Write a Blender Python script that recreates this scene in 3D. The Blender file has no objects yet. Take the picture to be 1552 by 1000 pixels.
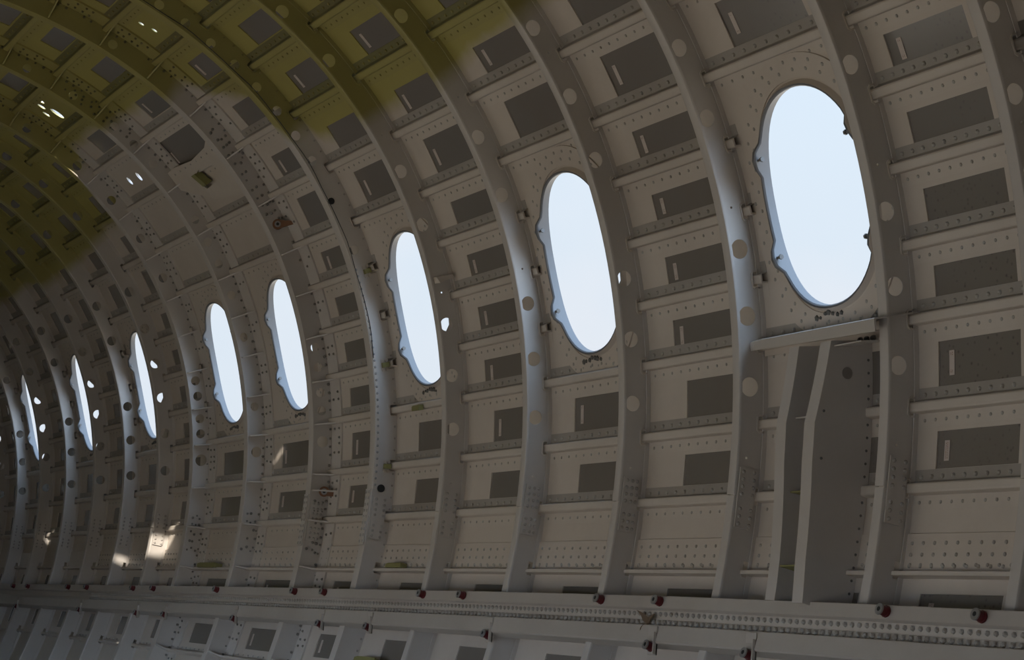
import bpy, math, random
from mathutils import Vector, Matrix
from mathutils.geometry import delaunay_2d_cdt
random.seed(7)
rnd = random.random
sc = bpy.context.scene
COL = sc.collection
S = 0.5                       # metres per nominal frame pitch; all layout numbers below are in pitches
# ------------------------------------------------------------------ camera, world, sun, exposure
CY, CZ = 1.77107736, 0.58134748        # fuselage axis relative to the camera
cd = bpy.data.cameras.new('camera'); cam = bpy.data.objects.new('camera', cd); COL.objects.link(cam)
bx_, by_, bz_ = (0.446633, 0.10476, 0.888563), (0.893479, 0.0, -0.449105), (-0.047048, 0.994498, -0.093601)
cx_, cy_, cz_ = [Vector((0.446633, 0.893479, -0.047048)), Vector((0.10476, 0.0, 0.994498)), Vector((0.888563, -0.449105, -0.093601))]
cam.matrix_world = Matrix(((cx_.x, cy_.x, cz_.x, 0), (cx_.y, cy_.y, cz_.y, -CY*S), (cx_.z, cy_.z, cz_.z, -CZ*S), (0, 0, 0, 1)))
cd.sensor_width = 36; cd.lens = 3000/1552*36; cd.clip_end = 500
sc.camera = cam
sc.view_settings.view_transform = 'Standard'; sc.view_settings.look = 'None'
sc.view_settings.exposure = 0.0; sc.view_settings.gamma = 1.0; sc.view_settings.use_curve_mapping = False
sc.cycles.use_denoising = True; sc.cycles.max_bounces = 10; sc.cycles.diffuse_bounces = 7

def nd(nt, typ, **kw):
    n = nt.nodes.new(typ)
    for k, v in kw.items():
        if k.startswith('i_'): n.inputs[k[2:].replace('_', ' ')].default_value = v
        else: setattr(n, k, v)
    return n
w = bpy.data.worlds.new('sky'); sc.world = w; w.use_nodes = True; nt = w.node_tree; nt.nodes.clear()
tc = nd(nt, 'ShaderNodeTexCoord'); sep = nd(nt, 'ShaderNodeSeparateXYZ'); nt.links.new(tc.outputs['Generated'], sep.inputs[0])
cr = nd(nt, 'ShaderNodeValToRGB'); e = cr.color_ramp.elements
e[0].position = 0.0; e[0].color = (0.80, 0.87, 0.95, 1); e[1].position = 1.0; e[1].color = (0.30, 0.47, 0.80, 1)
m_ = e.new(0.18); m_.color = (0.745, 0.85, 0.955, 1); m_ = e.new(0.42); m_.color = (0.60, 0.76, 0.95, 1)
nt.links.new(sep.outputs['Z'], cr.inputs[0])
ns = nd(nt, 'ShaderNodeTexNoise'); ns.inputs['Scale'].default_value = 5.0; ns.inputs['Detail'].default_value = 4
nt.links.new(tc.outputs['Generated'], ns.inputs['Vector'])
c2 = nd(nt, 'ShaderNodeValToRGB'); c2.color_ramp.elements[0].position = .48; c2.color_ramp.elements[1].position = .68
nt.links.new(ns.outputs['Fac'], c2.inputs[0])
mx = nd(nt, 'ShaderNodeMixRGB'); mx.inputs[2].default_value = (0.86, 0.89, 0.95, 1)
nt.links.new(c2.outputs[0], mx.inputs[0]); nt.links.new(cr.outputs[0], mx.inputs[1])
SUNDIR = Vector((-.74, .36, -.56)).normalized()
dt = nd(nt, 'ShaderNodeVectorMath', operation='DOT_PRODUCT'); dt.inputs[1].default_value = tuple(-SUNDIR)
nt.links.new(tc.outputs['Generated'], dt.inputs[0])
g1 = nd(nt, 'ShaderNodeMapRange'); g1.inputs['From Min'].default_value = -1; nt.links.new(dt.outputs['Value'], g1.inputs['Value'])
g2 = nd(nt, 'ShaderNodeMath', operation='POWER'); g2.inputs[1].default_value = 2.2; nt.links.new(g1.outputs[0], g2.inputs[0])
g3 = nd(nt, 'ShaderNodeVectorMath', operation='SCALE'); g3.inputs[0].default_value = (3.6, 5.2, 7.4); nt.links.new(g2.outputs[0], g3.inputs['Scale'])
g4 = nd(nt, 'ShaderNodeVectorMath', operation='MULTIPLY_ADD'); g4.inputs[1].default_value = (.90, .895, .885)
nt.links.new(mx.outputs[0], g4.inputs[0]); nt.links.new(g3.outputs[0], g4.inputs[2])
bg = nd(nt, 'ShaderNodeBackground'); nt.links.new(g4.outputs[0], bg.inputs[0]); ow = nd(nt, 'ShaderNodeOutputWorld'); nt.links.new(bg.outputs[0], ow.inputs[0])
sl = bpy.data.lights.new('sun', 'SUN'); sl.energy = 7.2; sl.angle = 0.009; sl.color = (1, .93, .82)
so = bpy.data.objects.new('sun', sl); COL.objects.link(so); so.rotation_euler = SUNDIR.to_track_quat('-Z', 'Y').to_euler()

# ------------------------------------------------------------------ fuselage coordinates
H = (-0.08230367, -0.09661017, -0.01308969, 0.10443216); R0 = 2.84426105
def rin_(d):
    t = math.radians(d)
    return R0 + H[0]*math.cos(2*t) + H[1]*math.sin(2*t) + H[2]*math.cos(3*t) + H[3]*math.sin(3*t)
def rin(d):
    if -45 <= d <= 75: return rin_(d)
    if d < -45: d += 360
    f = (d-75)/(315-75)
    return rin_(75)*(1-f) + rin_(-45)*f
def P(X, d, off):
    r = rin(d)+off; t = math.radians(d)
    return Vector((-X*S, r*math.cos(t)*S, r*math.sin(t)*S))
XS = [5.07995579, 5.87290711, 6.87284466, 7.83319028, 8.80960476, 9.79113351, 10.78181289, 11.80821562, 13.0781292, 14.32853031,
      15.21633635, 16.2014973, 17.16623594, 18.1806336, 19.18024664, 20.18, 21.18, 22.18]
XS = [4.15]+XS                # FX(k) for k=-1..17
def FX(k): return XS[k+1]
KMAX = 17
SK = 0.145                    # skin depth behind the inner flange line
KT = 0.0497                   # pitches per degree of arc

# ------------------------------------------------------------------ materials
def paint(name, grey, green=None, rough=.5, dirt=.25, speck=0, metal=0, coat=0, bump=.15, dirtcol=(.16, .10, .065, 1)):
    m = bpy.data.materials.new(name); m.use_nodes = True; nt = m.node_tree; L = nt.links
    b = nt.nodes['Principled BSDF']; b.inputs['Roughness'].default_value = rough; b.inputs['Metallic'].default_value = metal
    b.inputs['Coat Weight'].default_value = coat; b.inputs['Coat Roughness'].default_value = .15
    g = nd(nt, 'ShaderNodeNewGeometry')
    n1 = nd(nt, 'ShaderNodeTexNoise'); n1.inputs['Scale'].default_value = 3.1; n1.inputs['Detail'].default_value = 6; n1.inputs['Roughness'].default_value = .62
    L.new(g.outputs['Position'], n1.inputs['Vector'])
    col = nd(nt, 'ShaderNodeRGB'); col.outputs[0].default_value = (*grey, 1); cur = col.outputs[0]
    if green:
        sp = nd(nt, 'ShaderNodeSeparateXYZ'); L.new(g.outputs['Position'], sp.inputs[0])
        at = nd(nt, 'ShaderNodeMath', operation='ARCTAN2'); L.new(sp.outputs['Z'], at.inputs[0]); L.new(sp.outputs['Y'], at.inputs[1])
        dg = nd(nt, 'ShaderNodeMath', operation='MULTIPLY'); dg.inputs[1].default_value = 57.29578; L.new(at.outputs[0], dg.inputs[0])
        mr = nd(nt, 'ShaderNodeMapRange'); mr.inputs['From Min'].default_value = -2.5; mr.inputs['From Max'].default_value = -11.0
        L.new(sp.outputs['X'], mr.inputs['Value'])
        rp = nd(nt, 'ShaderNodeValToRGB'); el = rp.color_ramp.elements
        pts = [(5.0, 37), (7.4, 36.2), (7.9, 36.3), (8.8, 34.2), (9.8, 33.4), (10.7, 34.5), (10.85, 37.5), (11.3, 43), (11.8, 49), (14.3, 50.5), (14.45, 38.5), (16.5, 34.3), (18.4, 35.5), (21.5, 36)]
        for i, (x, t) in enumerate(pts):
            p = (x*S-2.5)/8.5
            q = el[0] if i == 0 else (el[1] if i == 1 else el.new(p))
            q.position = p; q.color = (t/90, t/90, t/90, 1)
        L.new(mr.outputs[0], rp.inputs[0])
        bd = nd(nt, 'ShaderNodeMath', operation='MULTIPLY'); bd.inputs[1].default_value = 90; L.new(rp.outputs[0], bd.inputs[0])
        df = nd(nt, 'ShaderNodeMath', operation='SUBTRACT'); L.new(dg.outputs[0], df.inputs[0]); L.new(bd.outputs[0], df.inputs[1])
        nn = nd(nt, 'ShaderNodeMath', operation='MULTIPLY_ADD'); nn.inputs[1].default_value = 5.0; L.new(n1.outputs['Fac'], nn.inputs[0]); L.new(df.outputs[0], nn.inputs[2])
        m2 = nd(nt, 'ShaderNodeMapRange'); m2.inputs['From Min'].default_value = 1.6; m2.inputs['From Max'].default_value = 3.6
        L.new(nn.outputs[0], m2.inputs['Value'])
        mg = nd(nt, 'ShaderNodeMixRGB'); mg.inputs[2].default_value = (*green, 1); L.new(m2.outputs[0], mg.inputs[0]); L.new(cur, mg.inputs[1]); cur = mg.outputs[0]
    if dirt:
        n2 = nd(nt, 'ShaderNodeTexNoise'); n2.inputs['Scale'].default_value = 1.7; n2.inputs['Detail'].default_value = 9; n2.inputs['Roughness'].default_value = .7
        L.new(g.outputs['Position'], n2.inputs['Vector'])
        r2 = nd(nt, 'ShaderNodeValToRGB'); r2.color_ramp.elements[0].position = .42; r2.color_ramp.elements[1].position = .75
        r2.color_ramp.elements[1].color = (dirt, dirt, dirt, 1); L.new(n2.outputs['Fac'], r2.inputs[0])
        md = nd(nt, 'ShaderNodeMixRGB'); md.inputs[2].default_value = dirtcol; L.new(r2.outputs[0], md.inputs[0]); L.new(cur, md.inputs[1]); cur = md.outputs[0]
    if speck:
        v = nd(nt, 'ShaderNodeTexVoronoi'); v.inputs['Scale'].default_value = 70; L.new(g.outputs['Position'], v.inputs['Vector'])
        r3 = nd(nt, 'ShaderNodeValToRGB'); r3.color_ramp.elements[0].position = .0; r3.color_ramp.elements[0].color = (1, 1, 1, 1); r3.color_ramp.elements[1].position = .28; r3.color_ramp.elements[1].color = (0, 0, 0, 1)
        L.new(v.outputs['Distance'], r3.inputs[0])
        mk = nd(nt, 'ShaderNodeMath', operation='MULTIPLY')
        px = nd(nt, 'ShaderNodeSeparateXYZ'); L.new(g.outputs['Position'], px.inputs[0])
        mp = nd(nt, 'ShaderNodeMapRange'); mp.inputs['From Min'].default_value = -3.5; mp.inputs['From Max'].default_value = -3.3; L.new(px.outputs['X'], mp.inputs['Value'])
        mq = nd(nt, 'ShaderNodeMath', operation='MULTIPLY'); L.new(r3.outputs[0], mq.inputs[0]); L.new(mp.outputs[0], mq.inputs[1]); L.new(mq.outputs[0], mk.inputs[0])
        n5 = nd(nt, 'ShaderNodeMapRange'); n5.inputs['From Min'].default_value = .42; n5.inputs['From Max'].default_value = .6; L.new(n1.outputs['Fac'], n5.inputs['Value']); n5.inputs['To Max'].default_value = speck
        L.new(n5.outputs[0], mk.inputs[1])
        ms = nd(nt, 'ShaderNodeMixRGB'); ms.inputs[2].default_value = (.07, .06, .06, 1); L.new(mk.outputs[0], ms.inputs[0]); L.new(cur, ms.inputs[1]); cur = ms.outputs[0]
    L.new(cur, b.inputs['Base Color'])
    if bump:
        n4 = nd(nt, 'ShaderNodeTexNoise'); n4.inputs['Scale'].default_value = 45; n4.inputs['Detail'].default_value = 3; L.new(g.outputs['Position'], n4.inputs['Vector'])
        bp = nd(nt, 'ShaderNodeBump'); bp.inputs['Strength'].default_value = bump; bp.inputs['Distance'].default_value = .002
        L.new(n4.outputs['Fac'], bp.inputs['Height']); L.new(bp.outputs[0], b.inputs['Normal'])
    return m
GREY = (.57, .50, .43); GREEN = (.33, .29, .095)
M_FRAME = paint('grey_frame_primer', (.53, .485, .44), GREEN, .42, .18)
M_SKIN = paint('grey_skin_primer', GREY, (.37, .325, .095), .5, .25)
M_STR = paint('grey_stringer_primer', (.58, .515, .445), (.35, .31, .10), .5, .3)
M_POCK = paint('bare_skin', (.20, .18, .16), None, .22, .25, speck=.8, coat=.3, bump=.05)
M_POCKS = paint('speckled_bare_skin', (.24, .22, .20), None, .4, .3, speck=.8, bump=.1)
M_WIN = paint('window_frame_primer', (.13, .13, .132), None, .38, .12)
M_BOLT = paint('dark_bolts', (.12, .115, .105), None, .5, .2)
M_HB = paint('worn_bolts', (.20, .19, .17), (.12, .11, .05), .5, .4)
M_SHADE = paint('shaded_stringer_groove', (.34, .31, .275), (.17, .16, .06), .55, .4)  # shade of the groove above the stringer crown, put into the colour
M_RIV = paint('painted_rivets', (.40, .375, .34), (.27, .24, .075), .5, .5)
M_BEAM = paint('beam_primer', (.47, .42, .365), None, .4, .3)
M_RED = paint('red_rubber', (.11, .010, .012), None, .4, 0, bump=0)
M_WASH = paint('grey_washer', (.32, .31, .30), None, .35, .3, metal=.4, bump=0)
M_BLACK = paint('black_rubber', (.015, .015, .015), None, .6, 0, bump=0)
M_PLAC = paint('faded_placard', (.55, .47, .42), None, .5, 0)
M_RUST = paint('brown_primer', (.20, .085, .035), None, .5, .2)
M_GRN = paint('yellow_green_primer', (.24, .23, .085), None, .5, .3)
M_LEAF = paint('dry_leaf', (.13, .085, .05), None, .8, .3)
M_BELLY = paint('grimy_belly', (.11, .09, .07), None, .8, .3)
M_OUT = paint('outer_skin', (.5, .5, .5), None, .4, .1)
M_GROUND = paint('dry_ground', (.46, .345, .235), None, .9, .3)

# ------------------------------------------------------------------ mesh helpers
class MB:
    def __init__(s): s.v = []; s.f = []
    def add(s, vs, fs):
        n = len(s.v); s.v += [tuple(v) for v in vs]; s.f += [tuple(i+n for i in f) for f in fs]
    def quad(s, a, b, c, d): s.add([a, b, c, d], [(0, 1, 2, 3)])
    def box8(s, lo, hi):      # two matching loops
        n = len(lo); s.add(list(lo)+list(hi), [tuple(range(n-1, -1, -1)), tuple(range(n, 2*n))]+[(i, (i+1) % n, n+(i+1) % n, n+i) for i in range(n)])
    def cyl(s, c, ax, r, h, n=12, r2=None, cap=True):
        ax = Vector(ax).normalized(); u = ax.orthogonal().normalized(); v = ax.cross(u); c = Vector(c); r2 = r if r2 is None else r2
        a = [c+(u*math.cos(i*2*math.pi/n)+v*math.sin(i*2*math.pi/n))*r for i in range(n)]
        b = [c+ax*h+(u*math.cos(i*2*math.pi/n)+v*math.sin(i*2*math.pi/n))*r2 for i in range(n)]
        s.add(a+b, [(i, (i+1) % n, n+(i+1) % n, n+i) for i in range(n)]+([tuple(range(n-1, -1, -1)), tuple(range(n, 2*n))] if cap else []))
    def rivet(s, c, ax, r, h, n=6):
        ax = Vector(ax).normalized(); u = ax.orthogonal().normalized(); v = ax.cross(u); c = Vector(c)
        vs = []
        for (q, z) in ((1, 0), (.85, .6), (.45, 1)):
            vs += [c+(u*math.cos(i*2*math.pi/n)+v*math.sin(i*2*math.pi/n))*r*q+ax*h*z for i in range(n)]
        s.add(vs, [(k*n+i, k*n+(i+1) % n, (k+1)*n+(i+1) % n, (k+1)*n+i) for k in (0, 1) for i in range(n)]+[tuple(range(2*n, 3*n))])
    def sweep(s, rows, closed=True, caps=True):   # rows: list of lists of points (same length)
        n = len(rows[0]); base = len(s.v)
        for r in rows: s.v += [tuple(p) for p in r]
        m = n if closed else n-1
        for j in range(len(rows)-1):
            for i in range(m):
                s.f.append((base+j*n+i, base+j*n+(i+1) % n, base+(j+1)*n+(i+1) % n, base+(j+1)*n+i))
        if caps and closed:
            s.f.append(tuple(base+i for i in range(n-1, -1, -1))); s.f.append(tuple(base+(len(rows)-1)*n+i for i in range(n)))
    def obj(s, name, mat, parent=None, smooth=False, kind=None, label=None):
        me = bpy.data.meshes.new(name); me.from_pydata(s.v, [], s.f); me.update()
        if smooth: me.polygons.foreach_set('use_smooth', [True]*len(me.polygons))
        me.materials.append(mat)
        return link(name, me, parent, kind, label, smooth)
def link(name, me, parent=None, kind=None, label=None, smooth=False, loc=None):
    o = bpy.data.objects.new(name, me); COL.objects.link(o)
    q = Vector(loc) if loc is not None else Vector((0, 0, 0))
    if parent:
        o.parent = parent; b = Vector(parent.location); pp = parent.parent
        while pp: b += Vector(pp.location); pp = pp.parent
        q = q-b
    o.location = q
    if kind: o['kind'] = kind
    if label: o['label'] = label
    if smooth:
        try: me.set_sharp_from_angle(angle=math.radians(38))
        except Exception: pass
    return o
def thing(name, label, cat, loc, group=None):
    o = bpy.data.objects.new(name, None); COL.objects.link(o); o.location = loc; o.empty_display_size = .05
    o['label'] = label; o['category'] = cat
    if group: o['group'] = group
    return o
def tag(o, label, cat, group=None):
    o['label'] = label; o['category'] = cat
    if group: o['group'] = group
    return o
def pip(p, poly):
    x, y = p; c = False; j = len(poly)-1
    for i in range(len(poly)):
        xi, yi = poly[i]; xj, yj = poly[j]
        if (yi > y) != (yj > y) and x < (xj-xi)*(y-yi)/(yj-yi)+xi: c = not c
        j = i
    return c
def cdt(x0, x1, y0, y1, holes, sx, sy, outer=None):
    """triangulated sheet with holes; returns 2-D verts, tris"""
    nx = max(1, round((x1-x0)/sx)); ny = max(1, round((y1-y0)/sy))
    pts = []; edges = []
    if outer is None:
        lp = [(x0+(x1-x0)*i/nx, y0) for i in range(nx)]+[(x1, y0+(y1-y0)*i/ny) for i in range(ny)]
        lp += [(x1-(x1-x0)*i/nx, y1) for i in range(nx)]+[(x0, y1-(y1-y0)*i/ny) for i in range(ny)]
    else: lp = outer
    def loop(l):
        b = len(pts); pts.extend(l); edges.extend([(b+i, b+(i+1) % len(l)) for i in range(len(l))])
    loop(lp)
    for h in holes: loop(h)
    for i in range(1, nx):
        for j in range(1, ny):
            q = (x0+(x1-x0)*i/nx, y0+(y1-y0)*j/ny)
            if outer and not pip(q, lp): continue
            if any(pip(q, h) for h in holes): continue
            pts.append(q)
    v, _, f, *_r = delaunay_2d_cdt([Vector(p) for p in pts], edges, [], 0, 1e-7)
    keep = []
    for t in f:
        c = (sum(v[i].x for i in t)/len(t), sum(v[i].y for i in t)/len(t))
        if any(pip(c, h) for h in holes): continue
        if outer and not pip(c, lp): continue
        if not (x0-1e-6 <= c[0] <= x1+1e-6 and y0-1e-6 <= c[1] <= y1+1e-6): continue
        keep.append(tuple(t))
    return [tuple(p) for p in v], keep
def thick(mb, v, f, fa, fb):
    """fa/fb map 2-D points to the two faces of the plate"""
    n = len(v); A = [fa(*p) for p in v]; B = [fb(*p) for p in v]
    fs = list(f)+[tuple(i+n for i in reversed(t)) for t in f]
    cnt = {}
    for t in f:
        for i in range(len(t)):
            a, b = t[i], t[(i+1) % len(t)]; cnt[(a, b)] = 1
    for (a, b) in cnt:
        if (b, a) not in cnt: fs.append((b, a, a+n, b+n))
    mb.add(A+B, fs)
def circ(x, y, r, n=20, rx=1.0, ph=0): return [(x+r*rx*math.cos(ph+2*math.pi*i/n), y+r*math.sin(ph+2*math.pi*i/n)) for i in range(n)]
def oval(xc, tc, a, b, n=56, e=2.25):
    """window outline in (X, degrees*KT)"""
    o = []
    for i in range(n):
        t = 2*math.pi*i/n; c, s_ = math.cos(t), math.sin(t)
        o.append((xc+a*math.copysign(abs(c)**(2/e), c), tc+b*math.copysign(abs(s_)**(2/e), s_)))
    return o
def NRM(d): t = math.radians(d); return Vector((0, -math.cos(t), -math.sin(t)))

# ------------------------------------------------------------------ layout tables
STR_CONT = [73.5, 66.4, 59.3, 52.2, 45.1, 38.0, 30.75, 23.85, 1.17, -5.4, -11.45, -17.6, -23.9, -30.0]
STR_SEG = [18.15, 12.45, 6.7]
WBAYS = [1, 3, 5, 7, 8, 10, 12, 14, 16]
WC = 12.45; WA = .345; WB = 8.68*KT
# bays: k = bay between frame k and k+1;  pocket rows: (theta top, theta bottom, left margin, right margin)
ROWS = [(71.3, 68.4), (64.2, 61.2), (57.0, 54.0), (50.1, 47.0), (42.8, 39.6), (35.3, 32.2), (29.4, 25.15)]
ROWS_MID = [(22.3, 19.35), (16.5, 13.9), (10.85, 8.1), (5.2, 1.75+.35)]
ROWS_LOW = [(-.35, -3.85), (-6.9, -9.65), (-18.75, -21.5), (-25.3, -28.2)]
SKY_HOLES = {  # holes seen in the crown skin, (X, theta, radius, stretch)
    11: [], 10: [], 13: [(13.42, 57.0, .055, 1.5), (13.36, 56.6, .03, 1.4), (13.42, 54.6, .025, 1.2), (13.94, 41.7, .05, 1.3), (13.73, 41.6, .055, 1.3)],
    7: []}
def WX(k): return (FX(k)+FX(k+1))/2+{5: -.045, 7: -.10}.get(k, 0)
def bay_of(X):
    for k in range(-1, KMAX):
        if FX(k) <= X < FX(k+1): return k
allh = [(11.446, 57.2, .03, 1.3), (11.411, 55.6, .03, 1.3), (13.34, 57.1, .045, 1.6), (13.43, 56.7, .03, 1.3), (13.41, 54.6, .022, 1.2),
        (13.84, 58.3, .045, 1.5), (13.94, 57.6, .045, 1.5), (14.03, 56.3, .04, 1.5), (13.87, 55.4, .075, 1.5), (13.94, 41.75, .05, 1.3), (13.72, 41.6, .055, 1.3), (9.06, 69.1, .09, 1.0)]  # last hole is out of view, added to put sun on the fourth window
SKY_HOLES = {}
for h in allh: SKY_HOLES.setdefault(bay_of(h[0]), []).append(h)

# ------------------------------------------------------------------ the shell (setting)
def skinmap(off): return lambda x, y: P(x, y/KT, off)
wall = MB()
edges_x = [-6.0, 4.15]
def shell_piece(mb, xa, xb, ta, tb, holes=(), sx=.5, st=2.0):
    v, f = cdt(xa, xb, ta*KT, tb*KT, list(holes), sx, st*KT)
    thick(mb, v, f, skinmap(SK), skinmap(SK+.008))
shell_piece(wall, -6, FX(-1), -45, 76.5, sx=1, st=3)
for k in range(-1, KMAX):
    xa, xb = FX(k), FX(k+1); hs = []
    if k in WBAYS: hs.append(oval(WX(k), WC*KT, WA, WB))
    for (hx, ht, hr, st) in SKY_HOLES.get(k, []): hs.append(circ(hx, ht*KT, hr*.5*st, 14, 1/st))
    shell_piece(wall, xa, xb, -45, 76.5, hs, sx=.3, st=1.5)
wall_r = wall.obj('wall_right', M_POCK, smooth=True, kind='structure')
# unseen crown holes added to let the sun in, back-traced from where the light lands
def crown_hole(X, d, r):
    T = P(X, d, 0); a = SUNDIR.y**2+SUNDIR.z**2; b = -2*(T.y*SUNDIR.y+T.z*SUNDIR.z)
    R = (rin(100)+SK)*S; c = T.y**2+T.z**2-R*R; t = (-b+math.sqrt(b*b-4*a*c))/(2*a); q = T-SUNDIR*t
    return (-q.x/S, math.degrees(math.atan2(q.z, q.y)), r)
SUNH = [crown_hole(15.12, -11.5, .19), crown_hole(15.2, -14.3, .12), crown_hole(13.2, -10.5, .05), crown_hole(15.4, -28.2, .07), crown_hole(16.1, -15, .06), crown_hole(12.55, 2.5, .035), crown_hole(18.9, -8.5, .06)]
ceil = MB()
shell_piece(ceil, -6, 22.18, 76.5, 118, [circ(x, t*KT, r, 16, .8) for (x, t, r) in SUNH if 77.2 < t < 117], sx=.8, st=3)
ceil.obj('ceiling', M_OUT, smooth=True, kind='structure')
lw = MB()
LIGHT_GAPS = [(-.4, 4.0, 196, 226), (5.2, 9.3, 196, 226), (10.0, 13.3, 196, 226)]  # unseen openings added in the opposite wall to let daylight in
hs = [oval(x, 167.5*KT, WA, WB, 32) for x in (.3, 4.4)]
hs += [[(a, c*KT), (b, c*KT), (b, d*KT), (a, d*KT)] for (a, b, c, d) in LIGHT_GAPS]
shell_piece(lw, -6, 22.18, 118, 240, hs, sx=.8, st=4)
lw.obj('wall_left', M_SKIN, smooth=True, kind='structure')
fl = MB(); shell_piece(fl, -6, 22.18, 240, 315, sx=1.5, st=3)
fl.obj('floor', M_BELLY, smooth=True, kind='structure')
eb = MB(); ring = [P(22.18, d, SK) for d in range(-45, 315, 5)]; eb.box8(ring, [p+Vector((-.02, 0, 0)) for p in ring])
eb.obj('wall_far', M_SKIN, kind='structure')
eb = MB(); ring = [P(-6, d, SK) for d in range(-45, 315, 5)]; eb.box8(ring, [p+Vector((.02, 0, 0)) for p in ring])
eb.obj('wall_near', M_SKIN, kind='structure')  # unseen end wall added to shut out light from behind the camera
gr = MB(); gr.quad((-200, -200, -3), (200, -200, -3), (200, 200, -3), (-200, 200, -3))
o = gr.obj('ground', M_GROUND, kind='structure')

# ------------------------------------------------------------------ skin panels (raised borders around bare pockets)
def rect(xa, xb, ta, tb): return [(xa, ta*KT), (xb, ta*KT), (xb, tb*KT), (xa, tb*KT)]
T1 = .006
cache = {}
def panel(k, tt, tb, pocket=None, holes=None, key=None, mat=None, name='skin_panel'):
    xa, xb = FX(k), FX(k+1); wd = round(xb-xa, 3)
    ck = (wd, tt, tb, tuple(pocket) if pocket else None) if not holes else None
    if ck and ck in cache: me = cache[ck]
    else:
        hs = list(holes or [])
        if pocket: hs.append(rect(*pocket))
        if holes: hs = [[(x-xa, y) for x, y in h] for h in holes]+([rect(*pocket)] if pocket else [])
        v, f = cdt(0, wd, tb*KT, tt*KT, hs, .33, 1.4*KT)
        mb = MB(); thick(mb, v, f, lambda x, y: P(x, y/KT, SK-T1), lambda x, y: P(x, y/KT, SK-.0002))
        me = bpy.data.meshes.new(name); me.from_pydata(mb.v, [], mb.f); me.update(); me.materials.append(mat or M_SKIN)
        if ck: cache[ck] = me
    return link(name, me, wall_r, loc=(-xa*S, 0, 0))
# row limits: from just under one stringer to the next one
def bands(k):
    """list of (theta_top, theta_bottom, pocket or None)"""
    b = []
    tops = [73.5, 66.4, 59.3, 52.2, 45.1, 38.0, 30.75, 23.85]
    for i, (a, c) in enumerate(ROWS): b.append((tops[i]-.02, tops[i+1]+.02, (a, c)))
    if k not in WBAYS:
        mids = [23.85, 18.15, 12.45, 6.7, 1.17]
        for i, (a, c) in enumerate(ROWS_MID): b.append((mids[i]-.02, mids[i+1]+.02, (a, c)))
    lows = [1.17, -5.4, -11.45]
    b.append((1.15, -5.38, ROWS_LOW[0])); b.append((-5.42, -11.43, ROWS_LOW[1]))
    b.append((-11.47, -14.35, None)); b.append((-17.62, -23.88, ROWS_LOW[2])); b.append((-23.92, -29.98, ROWS_LOW[3])); b.append((-30.02, -44, None))
    return b
plac = MB()
placm = {}
for k in range(-1, KMAX):
    wd = round(FX(k+1)-FX(k), 3)
    for (tt, tb, pk) in bands(k):
        pocket = None
        if pk:
            lm = .225 if tt > 1.2 else (.32 if k in (2, 3, 4, 5) else (.225 if k != 0 else .12))
            if k == 0: lm = .115
            if k == 3 and tt > -2 and tt < 1.2: lm = .245
            rm = .25 if wd > .85 else .23
            if k in (7, 8): lm = .40; rm = .30
            if k in (6,): lm = .30
            if k in (6, 7, 8) and tt < 2: lm = .32
            pocket = (rm, wd-lm, pk[1], pk[0])
            if k in (1,) and tt < 2 and tt > -12: pocket = (.2, wd-.22, pk[1], pk[0])
        hol = [circ(hx, ht*KT, hr*.5*st, 14, 1/st) for (hx, ht, hr, st) in SKY_HOLES.get(k, []) if tb < ht < tt]
        if hol: pocket = None
        if k in (8,) and 14 < tt < 50 or (k == 7 and 6 < tt < 40): pocket = None
        if k == 7 and tt == 45.08: pocket = (.25, wd-.12, 39.7, 44.2)
        panel(k, tt, tb, pocket, hol)
        if pocket and pk and tt < 60 and k < 8 and (k*7+int(tt)) % 3 != 0 and not (tt < -5 and k in (2, 3, 4, 5)) and pocket[1]-pocket[0] > .2:
            # little maintenance placard in the pocket, by its far edge
            cth = (pk[0]+pk[1])/2+.25*(rnd()-.5); hh = min(.9, (pk[0]-pk[1])*.27)
            key = (round(hh, 2), round(cth, 1))
            X = FX(k)+pocket[1]-.055-.02*rnd()
            mb = MB(); lo = [P(X+a, cth+b, SK-.001) for a, b in ((-.014, -hh), (.014, -hh), (.014, hh), (-.014, hh))]
            hi = [P(X+a, cth+b, SK-.003) for a, b in ((-.014, -hh), (.014, -hh), (.014, hh), (-.014, hh))]
            mb.box8(lo, hi); pl = mb.obj('placard', M_PLAC, wall_r)
            mb = MB()      # two rows of faded red lettering-like print
            for r_ in (-.005, .004):
                q = -hh*.8
                while q < hh*.8:
                    l_ = hh*(.06+.12*rnd()); a = [P(X+r_+c_, cth+q+d_, SK-.0032) for c_, d_ in ((0, 0), (.003, 0), (.003, l_), (0, l_))]
                    mb.quad(*a); q += l_*1.5
            mb.obj('print', M_RUST, pl)
# lap band with three rows of rivets between the last two low stringers
lap = MB(); v, f = cdt(FX(-1), FX(KMAX), -17.55*KT, -14.4*KT, [], .4, 1.2*KT)
thick(lap, v, f, skinmap(SK-.014), skinmap(SK-.0002)); lap.obj('lap_strip', M_SKIN, wall_r)
mb = MB()
for k in range(-1, 12):
    n = 12
    for r_ in (-15.1, -15.95, -16.8):
        for i in range(n):
            X = FX(k)+(FX(k+1)-FX(k))*(i+.8)/n*.97
            mb.rivet(P(X, r_, SK-.014), NRM(r_), .0042, .003)
mb.obj('rivet_rows', M_RIV, wall_r, kind='stuff')

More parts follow.
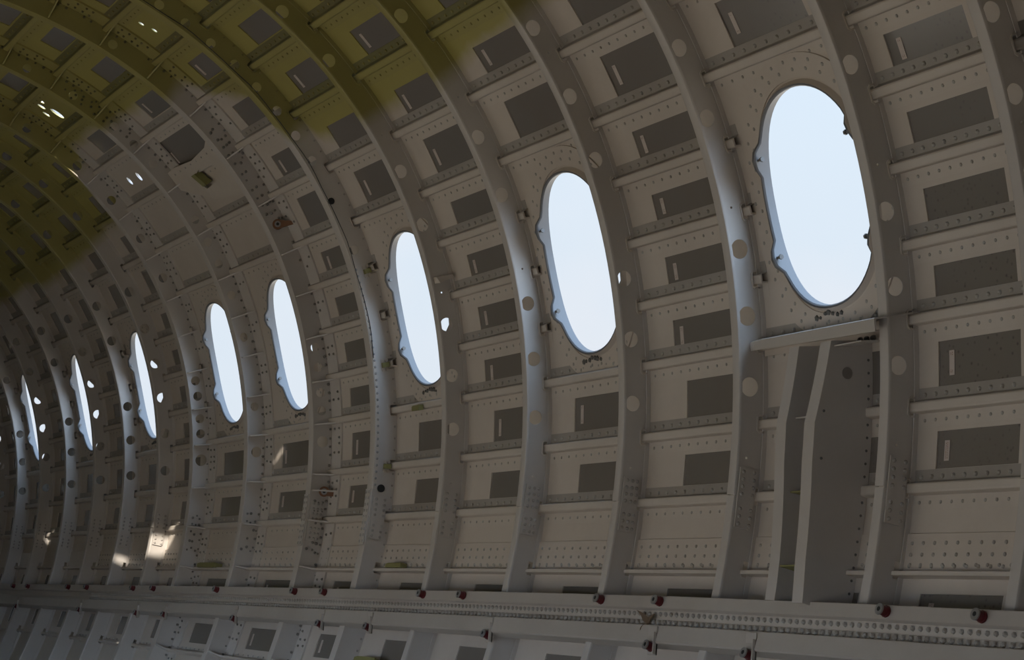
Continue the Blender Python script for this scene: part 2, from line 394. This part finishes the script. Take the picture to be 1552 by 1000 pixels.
# ------------------------------------------------------------------ windows
ORD = ['nearest', 'second', 'third', 'fourth', 'fifth', 'sixth', 'seventh', 'eighth', 'ninth']
for wi, k in enumerate(WBAYS):
    xa, xb = FX(k), FX(k+1); xc = WX(k); yc = WC*KT; wd = xb-xa
    near = k < 9
    n = 72 if near else 48
    hole = oval(xc, yc, WA, WB, n)
    # panel round the opening, from stringer to stringer
    mb = MB(); v, f = cdt(xa, xb, 1.19*KT, 23.83*KT, [hole], .2, 1.3*KT)
    thick(mb, v, f, skinmap(SK-T1), skinmap(SK-.0002)); mb.obj('window_panel', M_SKIN, wall_r)
    # the window frame itself: a standing lip with four raised lugs
    def lug(i, hh=.032):
        x, y = hole[i][0]-xc, hole[i][1]-yc
        z = 0
        for sy in (-1, 1):
            dd = (y/KT-sy*4.1)/.95
            if abs(x) > WA*.5: z = max(z, math.exp(-dd**4*.9))
        return z*hh
    rows = []
    for i in range(n):
        x, y = hole[i]; x2, y2 = hole[(i+1) % n]; x1, y1 = hole[i-1]
        tx, ty = x2-x1, y2-y1; l = math.hypot(tx, ty); nx, ny = ty/l, -tx/l
        b = lug(i); top = SK-.031-b*1.0
        prof = [(-.003, SK+.012), (-.003, top+.006), (.002, top), (.010+b*.15, top-.001), (.014+b*.15, top+.006), (.016, SK-.018), (.022, SK-.009), (.034, SK-T1)]
        prof.append((.034, SK+.012))
        rows.append([P(x+nx*d, (y+ny*d)/KT, o_) for d, o_ in prof])
    rows.append(rows[0])
    mb = MB(); mb.sweep([q[:4] for q in rows], closed=False, caps=False)
    wn = mb.obj('window_%d' % (wi+1), M_WIN, smooth=True, kind='structure')
    mb = MB(); mb.sweep([q[3:] for q in rows], closed=False, caps=False); mb.obj('painted_rim', M_SKIN, wn, smooth=True)
    # oval doubler with two rings of rivets
    mb = MB(); o1 = oval(xc, yc, WA+.03, WB+.03, n); o2 = oval(xc, yc, min(WA+.125, wd/2-.03), WB+.125, n)
    rows = [[P(a[0], a[1]/KT, SK-T1), P(a[0], a[1]/KT, SK-T1-.008), P(b[0], b[1]/KT, SK-T1-.008), P(b[0], b[1]/KT, SK-T1)] for a, b in zip(o1, o2)]
    rows.append(rows[0]); mb.sweep(rows, closed=True, caps=False); mb.obj('window_doubler', M_SKIN, wn)
    mb = MB()
    for d, cnt, ph in ((.062, 34, 0), (.098, 38, .5)):
        dense = oval(xc, yc, min(WA+d, wd/2-.06+ (d-.062)*.6), WB+d, 400); L_ = 0; acc = [0]
        for i in range(400): L_ += math.dist(dense[i], dense[(i+1) % 400]); acc.append(L_)
        j = 0
        for q in range(cnt):
            t = L_*((q+ph)/cnt)
            while acc[j+1] < t: j += 1
            a = dense[j]; mb.rivet(P(a[0], a[1]/KT, SK-T1-.006), NRM(a[1]/KT), .0048, .003)
    mb.obj('rivets', M_RIV, wn, kind='stuff')
    for sx in (-1, 1):
        for ty in (-4.1, 4.1):
            i = min(range(n), key=lambda i: abs(hole[i][1]/KT-WC-ty)+(0 if (hole[i][0]-xc)*sx > 0 else 99))
            p = P(hole[i][0], hole[i][1]/KT, SK-.044); mb = MB(); mb.cyl(p+Vector((.014*sx, 0, 0)), (-sx, 0, 0), .0028, .026, 8); mb.cyl(p+Vector((.012*sx, 0, 0)), (sx, 0, 0), .0055, .005, 6)
            mb.obj('bolt', M_BOLT, wn)
    mb = MB(); cth = WC-9.6; p = P(xc+.02, cth, SK-.02)     # perished sealant by the lower edge
    for j in range(7):
        q = P(xc-.05+.028*j+.01*rnd(), WC-9.15-.25*abs(j-3)*.3-.2*rnd(), SK-.014); mb.rivet(q, NRM(cth), .004+.004*rnd(), .004, 5)
    mb.obj('sealant', M_BOLT, wn, kind='stuff')

# ------------------------------------------------------------------ frames
FR_DESC = {
 -1: ('painted frame beyond the upper right corner of the photo', 1),
 0: ('rightmost painted fuselage frame, at the right edge of the photo', 1),
 1: ('fuselage frame just right of the nearest and largest window', 1),
 2: ('fuselage frame just left of the nearest and largest window', 1),
 3: ('fuselage frame just right of the second nearest window', 1),
 4: ('fuselage frame just left of the second nearest window, blue-lit with a row of round holes', 1),
 5: ('fuselage frame just right of the third nearest window', 1),
 6: ('fuselage frame left of the third window, with fastener strap and yellow-green clips', 1),
 7: ('heavy bolted fuselage frame right of the fourth window with two brown levers', 1),
 8: ('heavy ribbed fuselage frame between the fourth and fifth windows', 1),
 9: ('fuselage frame left of the fifth window with pairs of holes between ribs', 1),
 10: ('fuselage frame just right of the sixth window, sunlit near its foot', 1),
 11: ('fuselage frame just left of the sixth window', 1),
 12: ('fuselage frame just right of the seventh window', 1),
 13: ('fuselage frame just left of the seventh window, far left of the photo', 1),
 14: ('fuselage frame right of the eighth window, far left of the photo', 1),
 15: ('fuselage frame left of the eighth window, at the far left edge', 1),
 16: ('second last fuselage frame at the far end', 1), 17: ('last fuselage frame at the far end', 1)}
BASEH = [70, 62.8, 55.75, 48.85, 41.7, 34.5, 27.45, 21.17, 15.4, 9.82, 4.1, -1.93]
def holes_for(k):
    if k == 6: return [(t, .045, .029) for t in (72.7, 69, 65.3, 61.7, 58, 54.4, 50.75, 47.1, 43.5, 39.9, 36.3, 32.8, 21.2)]
    if k == 7: return [(t, .06, .030) for t in (58, 11.2, 8.6, 5.3, 2.95)]+[(-1.08, .065, .037)]
    if k == 8: return [(t, .058, .030) for t in (70, 63.3, 56.3, 49.5, 46, 42.3, 32.85, 29.35, 25.97, 21.3, 15.2)]+[(-1.1, .065, .037), (5.3, .06, .03)]
    if k == 9: return [(t, .062, .034) for t in (70, 64, 57, 48, 41.0, 34.0, 27.3, 11.04, 8.69, 5.25, 2.94)]+[(-1.09, .065, .044)]
    off = .037 if k < 3 else (.040 if k < 6 else .055)
    r = .037 if k < 6 else .038
    skip = {1: (27.45, 15.4), 2: (15.4, 34.5), 3: (15.4,), 4: (15.4, 34.5), 5: (15.4, 34.5)}.get(k, (15.4, 34.5) if k % 2 else (34.5,))
    hs = [(t, off, r) for t in BASEH if t not in skip]
    if k == 2: hs = [(t, off+(.008 if t < 12 else 0), r*(1.12 if t < 12 else 1)) for t, off, r in hs]
    return hs+[(t+.0, off+.01, .0055) for t in (31.9, 13.4, -8.0) if k < 6]
TH0, TH1 = -43, 79.5
for k in range(-1, KMAX+1):
    X = FX(k); t0 = TH0; heavy = k in (7, 8, 9); root = thing('fuselage_frame', FR_DESC[k][0], 'frame', P(X, -43, 0), 'fuselage frames')
    # web with lightening holes and stringer cut-outs
    hs = [circ(t*KT, max(o_, r+.009), r, 24 if r > .01 else 8) for (t, o_, r) in holes_for(k)]
    if not heavy:
        for t in STR_CONT+STR_SEG:
            hs.append([((t-.28)*KT, .094), ((t+1.02)*KT, .094), ((t+1.02)*KT, .16), ((t-.28)*KT, .16)])
    v, f = cdt(TH0*KT, TH1*KT, .007, SK-.001, [h for h in hs], 1.3*KT, .07)
    mb = MB(); thick(mb, v, f, lambda x, y: P(X+.002, x/KT, y), lambda x, y: P(X+.006, x/KT, y))
    mb.obj('web', M_FRAME, root)
    if not heavy and k != 6:
        mb = MB(); n_ = 80
        mb.sweep([[P(X-.001, TH0+(TH1-TH0)*j/n_, SK-.03), P(X-.003, TH0+(TH1-TH0)*j/n_, SK-.028), P(X-.003, TH0+(TH1-TH0)*j/n_, SK-.003), P(X-.001, TH0+(TH1-TH0)*j/n_, SK-.003)] for j in range(n_+1)])
        mb.obj('web_foot', M_FRAME, root)
    if not heavy:
        mb = MB()
        for t in STR_CONT+STR_SEG:
            if k > 9 or t < -17: continue
            pa = [(t-.28, .125), (t-.28, .1), (t-.15, .094), (t+.89, .094), (t+1.02, .1), (t+1.02, .125)]
            pb = [(t-.40, .125), (t-.40, .098), (t-.2, .088), (t+.94, .088), (t+1.14, .098), (t+1.14, .125)]
            mb.sweep([[P(X+.003, a[0], a[1]), P(X-.003, a[0], a[1]), P(X-.003, b[0], b[1]), P(X+.003, b[0], b[1])] for a, b in zip(pa, pb)])
        if mb.v: mb.obj('cutout_rims', M_STR, root, kind='stuff')
    # inner flange, split at the splice
    wf = .056 if k < 6 else (.082 if k in (6, 7, 8, 9) else .066)
    prof = [(0, .014), (0, .006), (.003, .0015), (.008, 0), (wf-.010, -.0015), (wf-.003, .001), (wf, .007), (wf, .018), (wf-.005, .018), (wf-.005, .008), (wf-.011, .005), (.010, .006), (.0055, .009), (.0055, .014)]
    if heavy or k == 6: prof = [(0, .012), (0, .001), (.002, 0), (wf-.002, 0), (wf, .002), (wf, .012), (wf-.004, .012), (wf-.004, .008), (.006, .008), (.006, .012)]
    for (a, b, dz) in ((-11.25, TH1, 0), (TH0, -11.38, .002)):
        mb = MB(); nseg = int((b-a)/1.4)
        mb.sweep([[P(X+dx, a+(b-a)*j/nseg, o_+dz) for dx, o_ in prof] for j in range(nseg+1)])
        mb.obj('inner_flange', M_FRAME, root, smooth=True)
    # splice plate with its rivets
    mb = MB(); a, b = -8.85, -14.0
    if k not in (9, 8):
        out = [(a*KT, .018), (a*KT, .088), ((a-.25)*KT, .1), ((b+.25)*KT, .1), (b*KT, .088), (b*KT, .018)]
        v, f = cdt(b*KT, a*KT, .018, .1, [], 1.3*KT, .05, outer=out)
        thick(mb, v, f, lambda x, y: P(X-.0005, x/KT, y), lambda x, y: P(X-.007, x/KT, y))
        sp = mb.obj('splice_plate', M_FRAME, root)
        mb = MB()
        for j in range(8):
            if j == 4: continue
            for c_, o_ in enumerate((.034, .062, .086)):
                if c_ == 1 and k not in (3, 4, 7): continue
                mb.rivet(P(X-.007, a-.35-(abs(b-a)-.7)*j/7, o_), (1, 0, 0), .0046, .003)
        mb.obj('rivets', M_RIV, root, kind='stuff')
    mb = MB()      # rivets along the web foot
    t = TH0+.6
    while t < TH1:
        if heavy:
            for o_ in (.113, .132):
                if rnd() < .8: mb.rivet(P(X+.002, t+(.3 if o_ < .12 else 0)+.25*rnd(), o_+.006*rnd()), (1, 0, 0), .0035+.002*rnd(), .004+.003*rnd())
            t += 1.15
        else:
            t += 1.4
            if not any(abs(t-s-.4) < .8 for s in STR_CONT+STR_SEG): mb.rivet(P(X+.002, t, .125), (1, 0, 0), .0035, .002)
    if heavy:      # clusters of bolts where the frame is doubled
        for (ta, tb_) in {7: ((27.8, 42), (-15.5, -8.2)), 8: ((46, 58), (-15, -9)), 9: ((-15, -9),)}[k]:
            t = ta
            while t < tb_:
                for o_ in (.03, .06, .09):
                    if rnd() < .7: mb.rivet(P(X+.002, t+.5*rnd(), o_+.012*rnd()), (1, 0, 0), .0038+.002*rnd(), .004+.004*rnd())
                t += 1.25
    mb.obj('rivet_row', M_HB if heavy else M_RIV, root, kind='stuff')
    if k in (6, 7):  # riveted strap on the lower flange face
        mb = MB(); a, b = -8.0, -14.9
        mb.sweep([[P(X+dx, a+(b-a)*j/6, o_) for dx, o_ in ((.006, -.0005), (wf-.006, -.0005), (wf-.006, -.008), (.006, -.008))] for j in range(7)])
        st = mb.obj('flange_strap', M_FRAME, root, label='thicker riveted strap on the flange')
        mb = MB()
        for j in range(9):
            for dx in (.02, wf-.022): mb.rivet(P(X+dx, a-.4-6.1*j/8, -.008), NRM(-11), .005, .003)
        mb.obj('rivets', M_RIV, root, kind='stuff')
    if heavy:      # bolted strap on the skin beside the frame
        mb = MB(); n_ = 80
        mb.sweep([[P(X-a, TH0+(TH1-TH0)*j/n_, o_) for a, o_ in ((-.001, SK-.018), (.165, SK-.018), (.165, SK-.007), (-.001, SK-.007))] for j in range(n_+1)])
        mb.obj('skin_strap', M_FRAME, root); mb = MB(); t = TH0+.5
        while t < 74:
            for a in (.05, .13):
                if not any(-.9 < t-s_ < 2.2 for s_ in STR_CONT+STR_SEG) and rnd() < .85: mb.rivet(P(X-a-.01*rnd(), t+.3*rnd(), SK-.018), NRM(t), .0045, .005)
            t += .95
        mb.obj('strap_bolts', M_HB, root, kind='stuff')
    if heavy or k == 6:   # seam and ribs
        if heavy:
            for t in STR_CONT+STR_SEG+([-7.5] if k == 7 else []):
                if t > 75: continue
                mb = MB(); pr = [(t-.06, .008), (t-.06, SK-.004), (t+.12, SK-.004), (t+.12, .008)]
                dep = .15
                mb.box8([P(X, a, o_) for a, o_ in pr], [P(X-dep*(1 if o_ > .1 else .2), a, o_) for a, o_ in pr])
                mb.obj('rib', M_FRAME, root)
    if k == 6:
        mb = MB(); a, b = -8, 19.4
        mb.sweep([[P(X+dx, a+(b-a)*j/22, o_) for dx, o_ in ((-.0005, .004), (-.0005, .024), (-.005, .024), (-.005, .004))] for j in range(23)])
        mb.obj('edge_strap', M_STR, root, label='pale strap with a row of fasteners along the frame edge')
        mb = MB()
        for j in range(34): mb.rivet(P(X-.005, a+.5+(b-a-1)*j/33, .014), (1, 0, 0), .0042, .003)
        mb.obj('fasteners', M_WASH, root, kind='stuff')
        for t in (18.34, 6.98, -5.18):
            mb = MB()
            mb.box8([P(X-.001, t+a, .078+c) for a, c in ((-.28, -.02), (.28, -.02), (.28, .02), (-.28, .02))], [P(X-.03, t+a, .078+c) for a, c in ((-.28, -.02), (.28, -.02), (.28, .02), (-.28, .02))])
            cl = mb.obj('clip', M_GRN, root, label='yellow-green clip')
            for a in (-.55, .55):
                for c in (-.012, .012):
                    mb = MB(); mb.cyl(P(X-.001, t+a, .078+c), (1, 0, 0), .0052, .003, 12); mb.cyl(P(X-.006, t+a, .078+c), (1, 0, 0), .002, .002, 8); mb.obj('lug', M_STR, cl)
        mb = MB(); pts = [P(X-.012-.003*math.sin(j*1.7), 66-58*j/40, .012+.004*math.sin(j*.9)) for j in range(41)]
        mb.sweep([[p+Vector((0, 0, .0018)), p+Vector((.0018, 0, 0)), p+Vector((0, -.0018, 0))] for p in pts]); mb.obj('wire', M_BLACK, root)
        mb = MB(); mb.cyl(P(X-.001, -7.86, .054), (1, 0, 0), .0115, .004, 18); mb.obj('grommet', M_BLACK, root)
        mb = MB(); mb.cyl(P(X-.001, 27.6, .026), (1, 0, 0), .010, .004, 18); mb.obj('grommet', M_BLACK, root)

# ------------------------------------------------------------------ stringers
def hat(mb, xa, xb, t, nseg=1, thin=False, part=0):
    h0 = SK-.007; c0 = .1045
    d = lambda q: t+q/KT      # q in pitches
    if thin: prof = [(d(-.004), h0), (d(-.004), .085), (d(.012), .085), (d(.012), .09), (d(.003), .09), (d(.003), h0)]
    elif part == 0: prof = [(d(-.058), h0), (d(-.006), h0), (d(-.002), c0+.008), (d(.001), c0+.002), (d(.006), c0), (d(.030), c0-.001), (d(.035), c0+.002), (d(.035), c0+.008), (d(.006), c0+.008), (d(.002), h0+.004), (d(-.058), SK-.0035)]
    else: prof = [(d(.0352), c0+.003), (d(.038), c0+.006), (d(.042), h0-.006), (d(.046), h0-.001), (d(.088), h0-.001), (d(.088), SK-.003), (d(.041), SK-.003), (d(.0352), c0+.010)]
    mb.sweep([[P(xa+(xb-xa)*j/nseg, a, o_) for a, o_ in prof] for j in range(nseg+1)])
def hat_rivets(mb, k0, k1, t, thin=False):
    for k in range(k0, k1):
        if k > 11: break
        a, b = FX(k), FX(k+1); n = 12 if k < 9 else 9
        for i in range(n):
            X = a+.05+(b-a-.06)*(i+.5)/n
            if thin: mb.rivet(P(X, t+.9, SK-.0145), NRM(t), .004, .003); continue
            mb.rivet(P(X, t-.032/KT, SK-.007), NRM(t), .0038, .0022)
            mb.rivet(P(X, t+.062/KT, SK-.008), NRM(t), .0048, .004)
NAMES = {73.5: 'eighth', 66.4: 'seventh', 59.3: 'sixth', 52.2: 'fifth', 45.1: 'fourth', 38.0: 'third', 30.75: 'second', 23.85: 'first'}
LOWN = {1.17: 'long hat stringer running directly below the row of windows', -5.4: 'second long stringer down from the windows', -11.45: 'third long stringer down, level with the frame splices',
        -17.6: 'thin ledge stringer below the triple rows of rivets, just above the floor beam', -23.9: 'stringer hidden right behind the floor beam', -30.0: 'lowest stringer, below the floor beam'}
for t in STR_CONT:
    lab = ('%s long stringer above the row of windows, counted upwards' % NAMES[t]) if t in NAMES else LOWN[t]
    mid = P(10, t, SK); r = thing('stringer', lab, 'stringer', mid, 'long stringers')
    thin = t in (-17.6, -23.9, -30.0)
    spans = [(FX(-1), FX(KMAX))]
    for a, b in spans:
        mb = MB(); hat(mb, a, b, t, 16, thin); mb.obj('hat_section' if not thin else 'ledge', M_STR, r)
        if not thin: mb = MB(); hat(mb, a, b, t, 16, part=1); mb.obj('upper_flange', M_SHADE, r, label='upper flange with groove shade in its colour')
    mb = MB(); hat_rivets(mb, -1, KMAX, t, thin)
    if mb.v: mb.obj('rivets', M_RIV, r, kind='stuff')
nonw = [k for k in range(-1, KMAX) if k not in WBAYS]
SEGN = {18.15: 'topmost', 12.45: 'middle', 6.7: 'lowest'}
def place_txt(k):
    if k == -1: return 'beyond the right edge of the photo'
    if k == 0: return 'right of the nearest window'
    rt = [i for i, b in enumerate(WBAYS) if b < k]; lf = [i for i, b in enumerate(WBAYS) if b > k]
    if not lf: return 'left of the ninth window'
    return 'between the %s and %s windows' % (ORD[rt[-1]], ORD[lf[0]])
for k in nonw:
    for t in STR_SEG:
        a, b = FX(k)-.045, FX(k+1)+.045
        r = thing('short_stringer', '%s of the three short stringers %s' % (SEGN[t], place_txt(k)), 'stringer', P((a+b)/2, t, SK), 'short stringers between windows')
        mb = MB(); hat(mb, a, b, t, 2); mb.obj('hat_section', M_STR, r)
        mb = MB(); hat(mb, a, b, t, 2, part=1); mb.obj('upper_flange', M_SHADE, r, label='upper flange with groove shade in its colour')
        mb = MB(); hat_rivets(mb, k, k+1, t)
        if mb.v: mb.obj('rivets', M_RIV, r, kind='stuff')

# ------------------------------------------------------------------ floor beam with rubber mounts
def bow(X):
    pts = [(3, -.5), (5.16, -.33), (5.7, -.18), (7.2, 0), (9, -.05), (11, -.25), (13.1, -.46), (15, -.72), (17, -1.0), (19.3, -1.3), (23, -1.7)]
    for (a, p), (b, q) in zip(pts, pts[1:]):
        if X <= b: return p+(q-p)*(X-a)/(b-a)
    return pts[-1][1]
beam = thing('floor_beam', 'long grey floor beam with rivet rows and red rubber mounts crossing the bottom of the photo', 'beam', P(10, -22.5, 0))
xsb = [4.0+i*.45 for i in range(41)]
def bsweep(name, prof, mat=M_BEAM, label=None):
    mb = MB(); mb.sweep([[P(x, t+bow(x), o_) for t, o_ in prof] for x in xsb]); return mb.obj(name, mat, beam, smooth=True, label=label)
bsweep('upper_flange', [(-20.35, .0), (-20.45, -.046), (-20.5, -.05), (-21.55, -.05), (-21.62, -.046), (-21.7, -.012), (-21.62, -.008), (-20.6, -.008)])
bsweep('channel', [(-21.5, -.024), (-21.5, -.028), (-22.3, -.022), (-22.4, -.018), (-23.15, -.026), (-23.15, -.004), (-21.5, -.004)])
bsweep('lower_flange', [(-23.08, -.01), (-23.08, -.048), (-23.14, -.052), (-24.6, -.054), (-24.72, -.048), (-24.72, .03), (-24.6, .03), (-24.55, -.01)])
mb = MB(); X = 4.2
while X < 16.5:
    for t, r_ in ((-21.98, .0055), (-22.72, .006)):
        q = t+bow(X); mb.rivet(P(X, q, -.0235), NRM(q), r_, .006)
    X += .0435
mb.obj('rivets', M_RIV, beam, kind='stuff')
def bushing(X, t, off):
    c = P(X, t, off); n = NRM(t)
    mb = MB(); mb.cyl(c, n, .0093, .017, 18); mb.cyl(c+n*.002, n, .0108, .004, 18); b = mb.obj('rubber_mount', M_RED, beam, smooth=True, label='dark red rubber mount')
    mb = MB(); mb.cyl(c+n*.017, n, .0105, .003, 18); mb.obj('washer', M_WASH, b)
    mb = MB(); mb.cyl(c+n*.0195, n, .0042, .0012, 12); mb.obj('bore', M_BLACK, b)
for X in (5.161, 5.675, 7.221, 7.726, 9.16, 9.659, 11.088, 11.59, 13.108, 14.613, 15.162, 16.555, 17.172, 18.683, 19.281):
    bushing(X, -21.02+bow(X), -.05)
for X in (6.479, 7.223, 8.786, 10.301, 11.039, 12.6, 14.17, 14.9, 16.6, 18.93):
    t = -25.05+bow(X)
    mb = MB(); lo = [P(X+a, t+b, -.030+ (0 if b < 1 else -.026)) for a, b in ((-.035, -.62), (.035, -.62), (.035, 1.75), (-.035, 1.75))]
    hi = [P(X+a, t+b, -.036 + (0 if b < 1 else -.026)) for a, b in ((-.035, -.62), (.035, -.62), (.035, 1.75), (-.035, 1.75))]
    mb.box8(lo, hi); mb.box8([P(X-.035, t+a, b) for a, b in ((-.62, -.03), (1.2, -.05), (1.2, -.07), (-.62, -.052))], [P(X-.029, t+a, b) for a, b in ((-.62, -.03), (1.2, -.05), (1.2, -.07), (-.62, -.052))])
    mb.obj('hanging_bracket', M_BEAM, beam)
    bushing(X+.004, t, -.036)
# dead leaf caught on the beam
lf = thing('dead_leaf', 'curled dead brown leaf caught on the rivets of the floor beam', 'leaf', P(7.31, -22.5, -.03))
mb = MB(); out = [(0, 0), (-.03, .28), (-.085, .55), (-.05, .1), (-.03, -.35), (0, -.6), (.025, -.45), (.03, -.1), (.06, .3), (.03, .2)]
base = [P(7.31-a, -22.45+b, -.03-.010*abs(a)/.05-.008) for a, b in out]; mb.box8(base, [p+NRM(-22)*.002+Vector((0, 0, .001)) for p in base]); mb.obj('blade', M_LEAF, lf)
mb = MB(); pts = [P(7.31+.045*(j/6)**.7, -23.0-1.4*j/6, -.05-.006*math.sin(j)) for j in range(7)]
mb.sweep([[p+Vector((.0012, 0, 0)), p+Vector((0, -.0012, 0)), p+Vector((-.0012, 0, 0))] for p in pts]); mb.obj('stalk', M_LEAF, lf)

# ------------------------------------------------------------------ boxed structure under the nearest window
def post(label, Xw, path, wf):
    r = thing('upright_post', label, 'post', P(Xw, -20.6, 0), 'uprights under the nearest window')
    pts = []
    for (a, o1), (b, o2) in zip(path, path[1:]):
        n = max(2, int(abs(a-b)/1.5))
        for j in range(n): pts.append((a+(b-a)*j/n, o1+(o2-o1)*j/n))
    pts.append(path[-1])
    mb = MB(); mb.sweep([[P(Xw, t, o_), P(Xw+wf, t, o_), P(Xw+wf, t, o_+.006), P(Xw, t, o_+.006)] for t, o_ in pts]); mb.obj('flange', M_FRAME, r)
    mb = MB(); mb.sweep([[P(Xw, t, o_+.006), P(Xw+.006, t, o_+.006), P(Xw+.006, t, SK-.01), P(Xw, t, SK-.01)] for t, o_ in pts]); mb.obj('web', M_FRAME, r)
    return r
p2 = post('broad upright post with wide grey side plate under the nearest window, right one', 6.15, [(.55, -.057), (-6.2, -.129), (-9.5, -.129), (-17.6, -.104), (-20.9, -.084)], .068)
p1 = post('slimmer upright post under the nearest window, left one', 6.40, [(.6, -.03), (-5.8, -.088), (-9.1, -.086), (-17.3, -.051), (-20.9, -.04)], .066)
mb = MB(); mb.cyl(P(6.149, -2.05, .015), (1, 0, 0), .0115, .001, 18); mb.obj('hole_plug', M_POCK, p2, label='dark round hole in the side plate')
mb = MB()
for t in (-5.2, -9.1): mb.rivet(P(6.15, t, -.09), (1, 0, 0), .003, .003)
for t in range(-20, 0): mb.rivet(P(6.15, t, SK-.03), (1, 0, 0), .003, .002)
mb.obj('rivets', M_BOLT, p2, kind='stuff')
for t in (-5.45, -11.6, -17.75):
    mb = MB(); pr = [(6.40, -.045), (6.218, -.06), (6.218, .12), (6.40, .12)]
    mb.box8([P(x, t, o_) for x, o_ in pr], [P(x, t+.12, o_) for x, o_ in pr]); mb.obj('shelf', M_GRN if t < -6 else M_FRAME, p1)
sill = thing('sill_rail', 'broad grey rail running level below the nearest window above the two posts', 'rail', P(6.35, 1.2, 0))
mb = MB(); pth = [(6.87, .055, 1.1, 1.8), (6.80, .026, 1.03, 1.8), (6.7, .010, 1.0, 1.8), (5.85, -.077, .63, 1.66)]
mb.sweep([[P(x, q, o_), P(x, u, o_-.001), P(x, u+.08, o_+.006), P(x, 2.10, SK-.01), P(x, 1.98, SK-.01), P(x, u-.04, o_+.008), P(x, q, o_+.006)] for x, o_, q, u in pth]); mb.obj('rail', M_FRAME, sill)
mb = MB(); v, f = cdt(5.89, 6.86, .6*KT, 1.3*KT, [], .2, .5*KT); thick(mb, v, f, skinmap(.118), skinmap(.123)); mb.obj('backing_strip', M_SKIN, sill)
mb = MB()
for X in (6.09, 6.05, 6.01): mb.rivet(P(X, .45, .04), NRM(0), .006, .008)
mb.obj('bolts', M_BOLT, sill, kind='stuff')
mb = MB(); mb.box8([P(x, .05, o_) for x, o_ in ((6.14, -.05), (5.95, -.065), (5.95, .03), (6.14, .03))], [P(x, .16, o_) for x, o_ in ((6.14, -.05), (5.95, -.065), (5.95, .03), (6.14, .03))]); mb.obj('bracket', M_FRAME, sill)

# ------------------------------------------------------------------ loose fittings
def lever(t, off, label):
    X = FX(7)-.035; off -= .03; r = thing('bellcrank_lever', label, 'lever', P(X, t, off), 'brown levers on the heavy frame')
    c = P(X, t, off); ax = Vector((1, -.35, 0)).normalized()
    mb = MB(); mb.cyl(c, ax, .0165, .012, 20); mb.obj('hub', M_RUST, r)
    mb = MB(); mb.cyl(c+ax*.012, ax, .010, .003, 16); mb.obj('bearing', M_WASH, r)
    mb = MB(); mb.cyl(c+ax*.015, ax, .0048, .001, 12); mb.obj('bore', M_BLACK, r)
    y = Vector((.35, .8, .05 if t > 0 else -.25)).normalized(); z = ax.cross(y).normalized(); a, b = c+ax*.006, c+ax*.006+y*.05
    q = [a+z*.014, a-z*.014, b-z*.005, b+z*.005]; mb = MB(); mb.box8(q, [p+ax*.007 for p in q]); mb.cyl(b, ax, .0062, .008, 12); mb.obj('arm', M_RUST, r)
    mb = MB(); mb.cyl(b+ax*.008, ax, .002, .001, 8); mb.obj('pin', M_WASH, r)
lever(27.6, .085, 'brown lever with round hub on the heavy frame, above the fourth window')
lever(-7.55, .11, 'brown lever with round hub on the heavy frame, below the fourth window')
def block(X, t, off, dx, dt, do, label):
    mb = MB(); pr = [(X-dx, t-dt), (X+dx, t-dt), (X+dx*1.0, t+dt*.6), (X+dx*.7, t+dt), (X-dx, t+dt)]
    mb.box8([P(a, b, off) for a, b in pr], [P(a, b, off-do) for a, b in pr]); tag(mb.obj('foam_block', M_GRN), label, 'block', 'yellow green foam blocks')
block(10.5, -17.0, SK-.02, .11, .28, .04, 'yellow-green foam block on the thin ledge left of the frame right of the third window')
block(10.36, 1.25, .10, .05, .3, .03, 'small yellow-green foam block on the stringer just below the third window')
block(13.9, -17.1, SK-.02, .2, .35, .06, 'yellow-green foam block on the thin ledge below the fifth window')
block(10.5, -28.3, SK-.02, .15, .35, .06, 'yellow-green foam block low down below the floor beam, near the photo bottom')
# twisted clip on the frame by the third window
mb = MB(); X = FX(5); t = 14.9
mb.box8([P(X-.002, t+a, o_) for a, o_ in ((-.35, .02), (.35, .02), (.2, .12), (-.1, .12))], [P(X-.04, t+a, o_) for a, o_ in ((-.45, .035), (.3, .02), (.1, .12), (-.2, .12))])
tag(mb.obj('bent_bracket', M_STR), 'small bent grey bracket sticking out of the frame right of the third window', 'bracket')
# gusset with irregular cut-out above the fourth window
g = thing('gusset_plate', 'large pale gusset plate with a dark irregular cut-out, above the fourth window', 'plate', P(12.6, 37.5, .03))
out = [(13.06, 40.1), (12.9, 40.3), (12.55, 39.9), (12.2, 40.5), (11.95, 42.2), (11.84, 43), (11.84, 33.5), (12.1, 33.0), (12.6, 34.0), (13.06, 37.2)]
out = [(x, t*KT) for x, t in out]
cut = [(12.72, 37.7), (12.55, 38.4), (12.3, 38.3), (12.22, 37.0), (12.4, 35.9), (12.62, 35.7)]
v, f = cdt(11.84, 13.06, 33*KT, 43*KT, [[(x, t*KT) for x, t in cut]], .2, 1.2*KT, outer=out)
mb = MB(); thick(mb, v, f, skinmap(.085), skinmap(.092)); mb.obj('plate', M_STR, g)
mb = MB()
for j in range(9): mb.rivet(P(12.95-j*.12, 39.4+.05*j, .085), NRM(39), .004, .003); mb.rivet(P(12.0, 34.3+j*.9, .085), NRM(39), .004, .003)
mb.obj('rivets', M_RIV, g, kind='stuff')
mb = MB(); mb.box8([P(a, b, .07) for a, b in ((12.62, 36.2), (12.55, 36.2), (12.62, 38.2), (12.69, 38.2))], [P(a, b, .12) for a, b in ((12.62, 36.2), (12.55, 36.2), (12.62, 38.2), (12.69, 38.2))]); mb.obj('seal_strip', M_GRN, g, label='green strip at the cut-out')
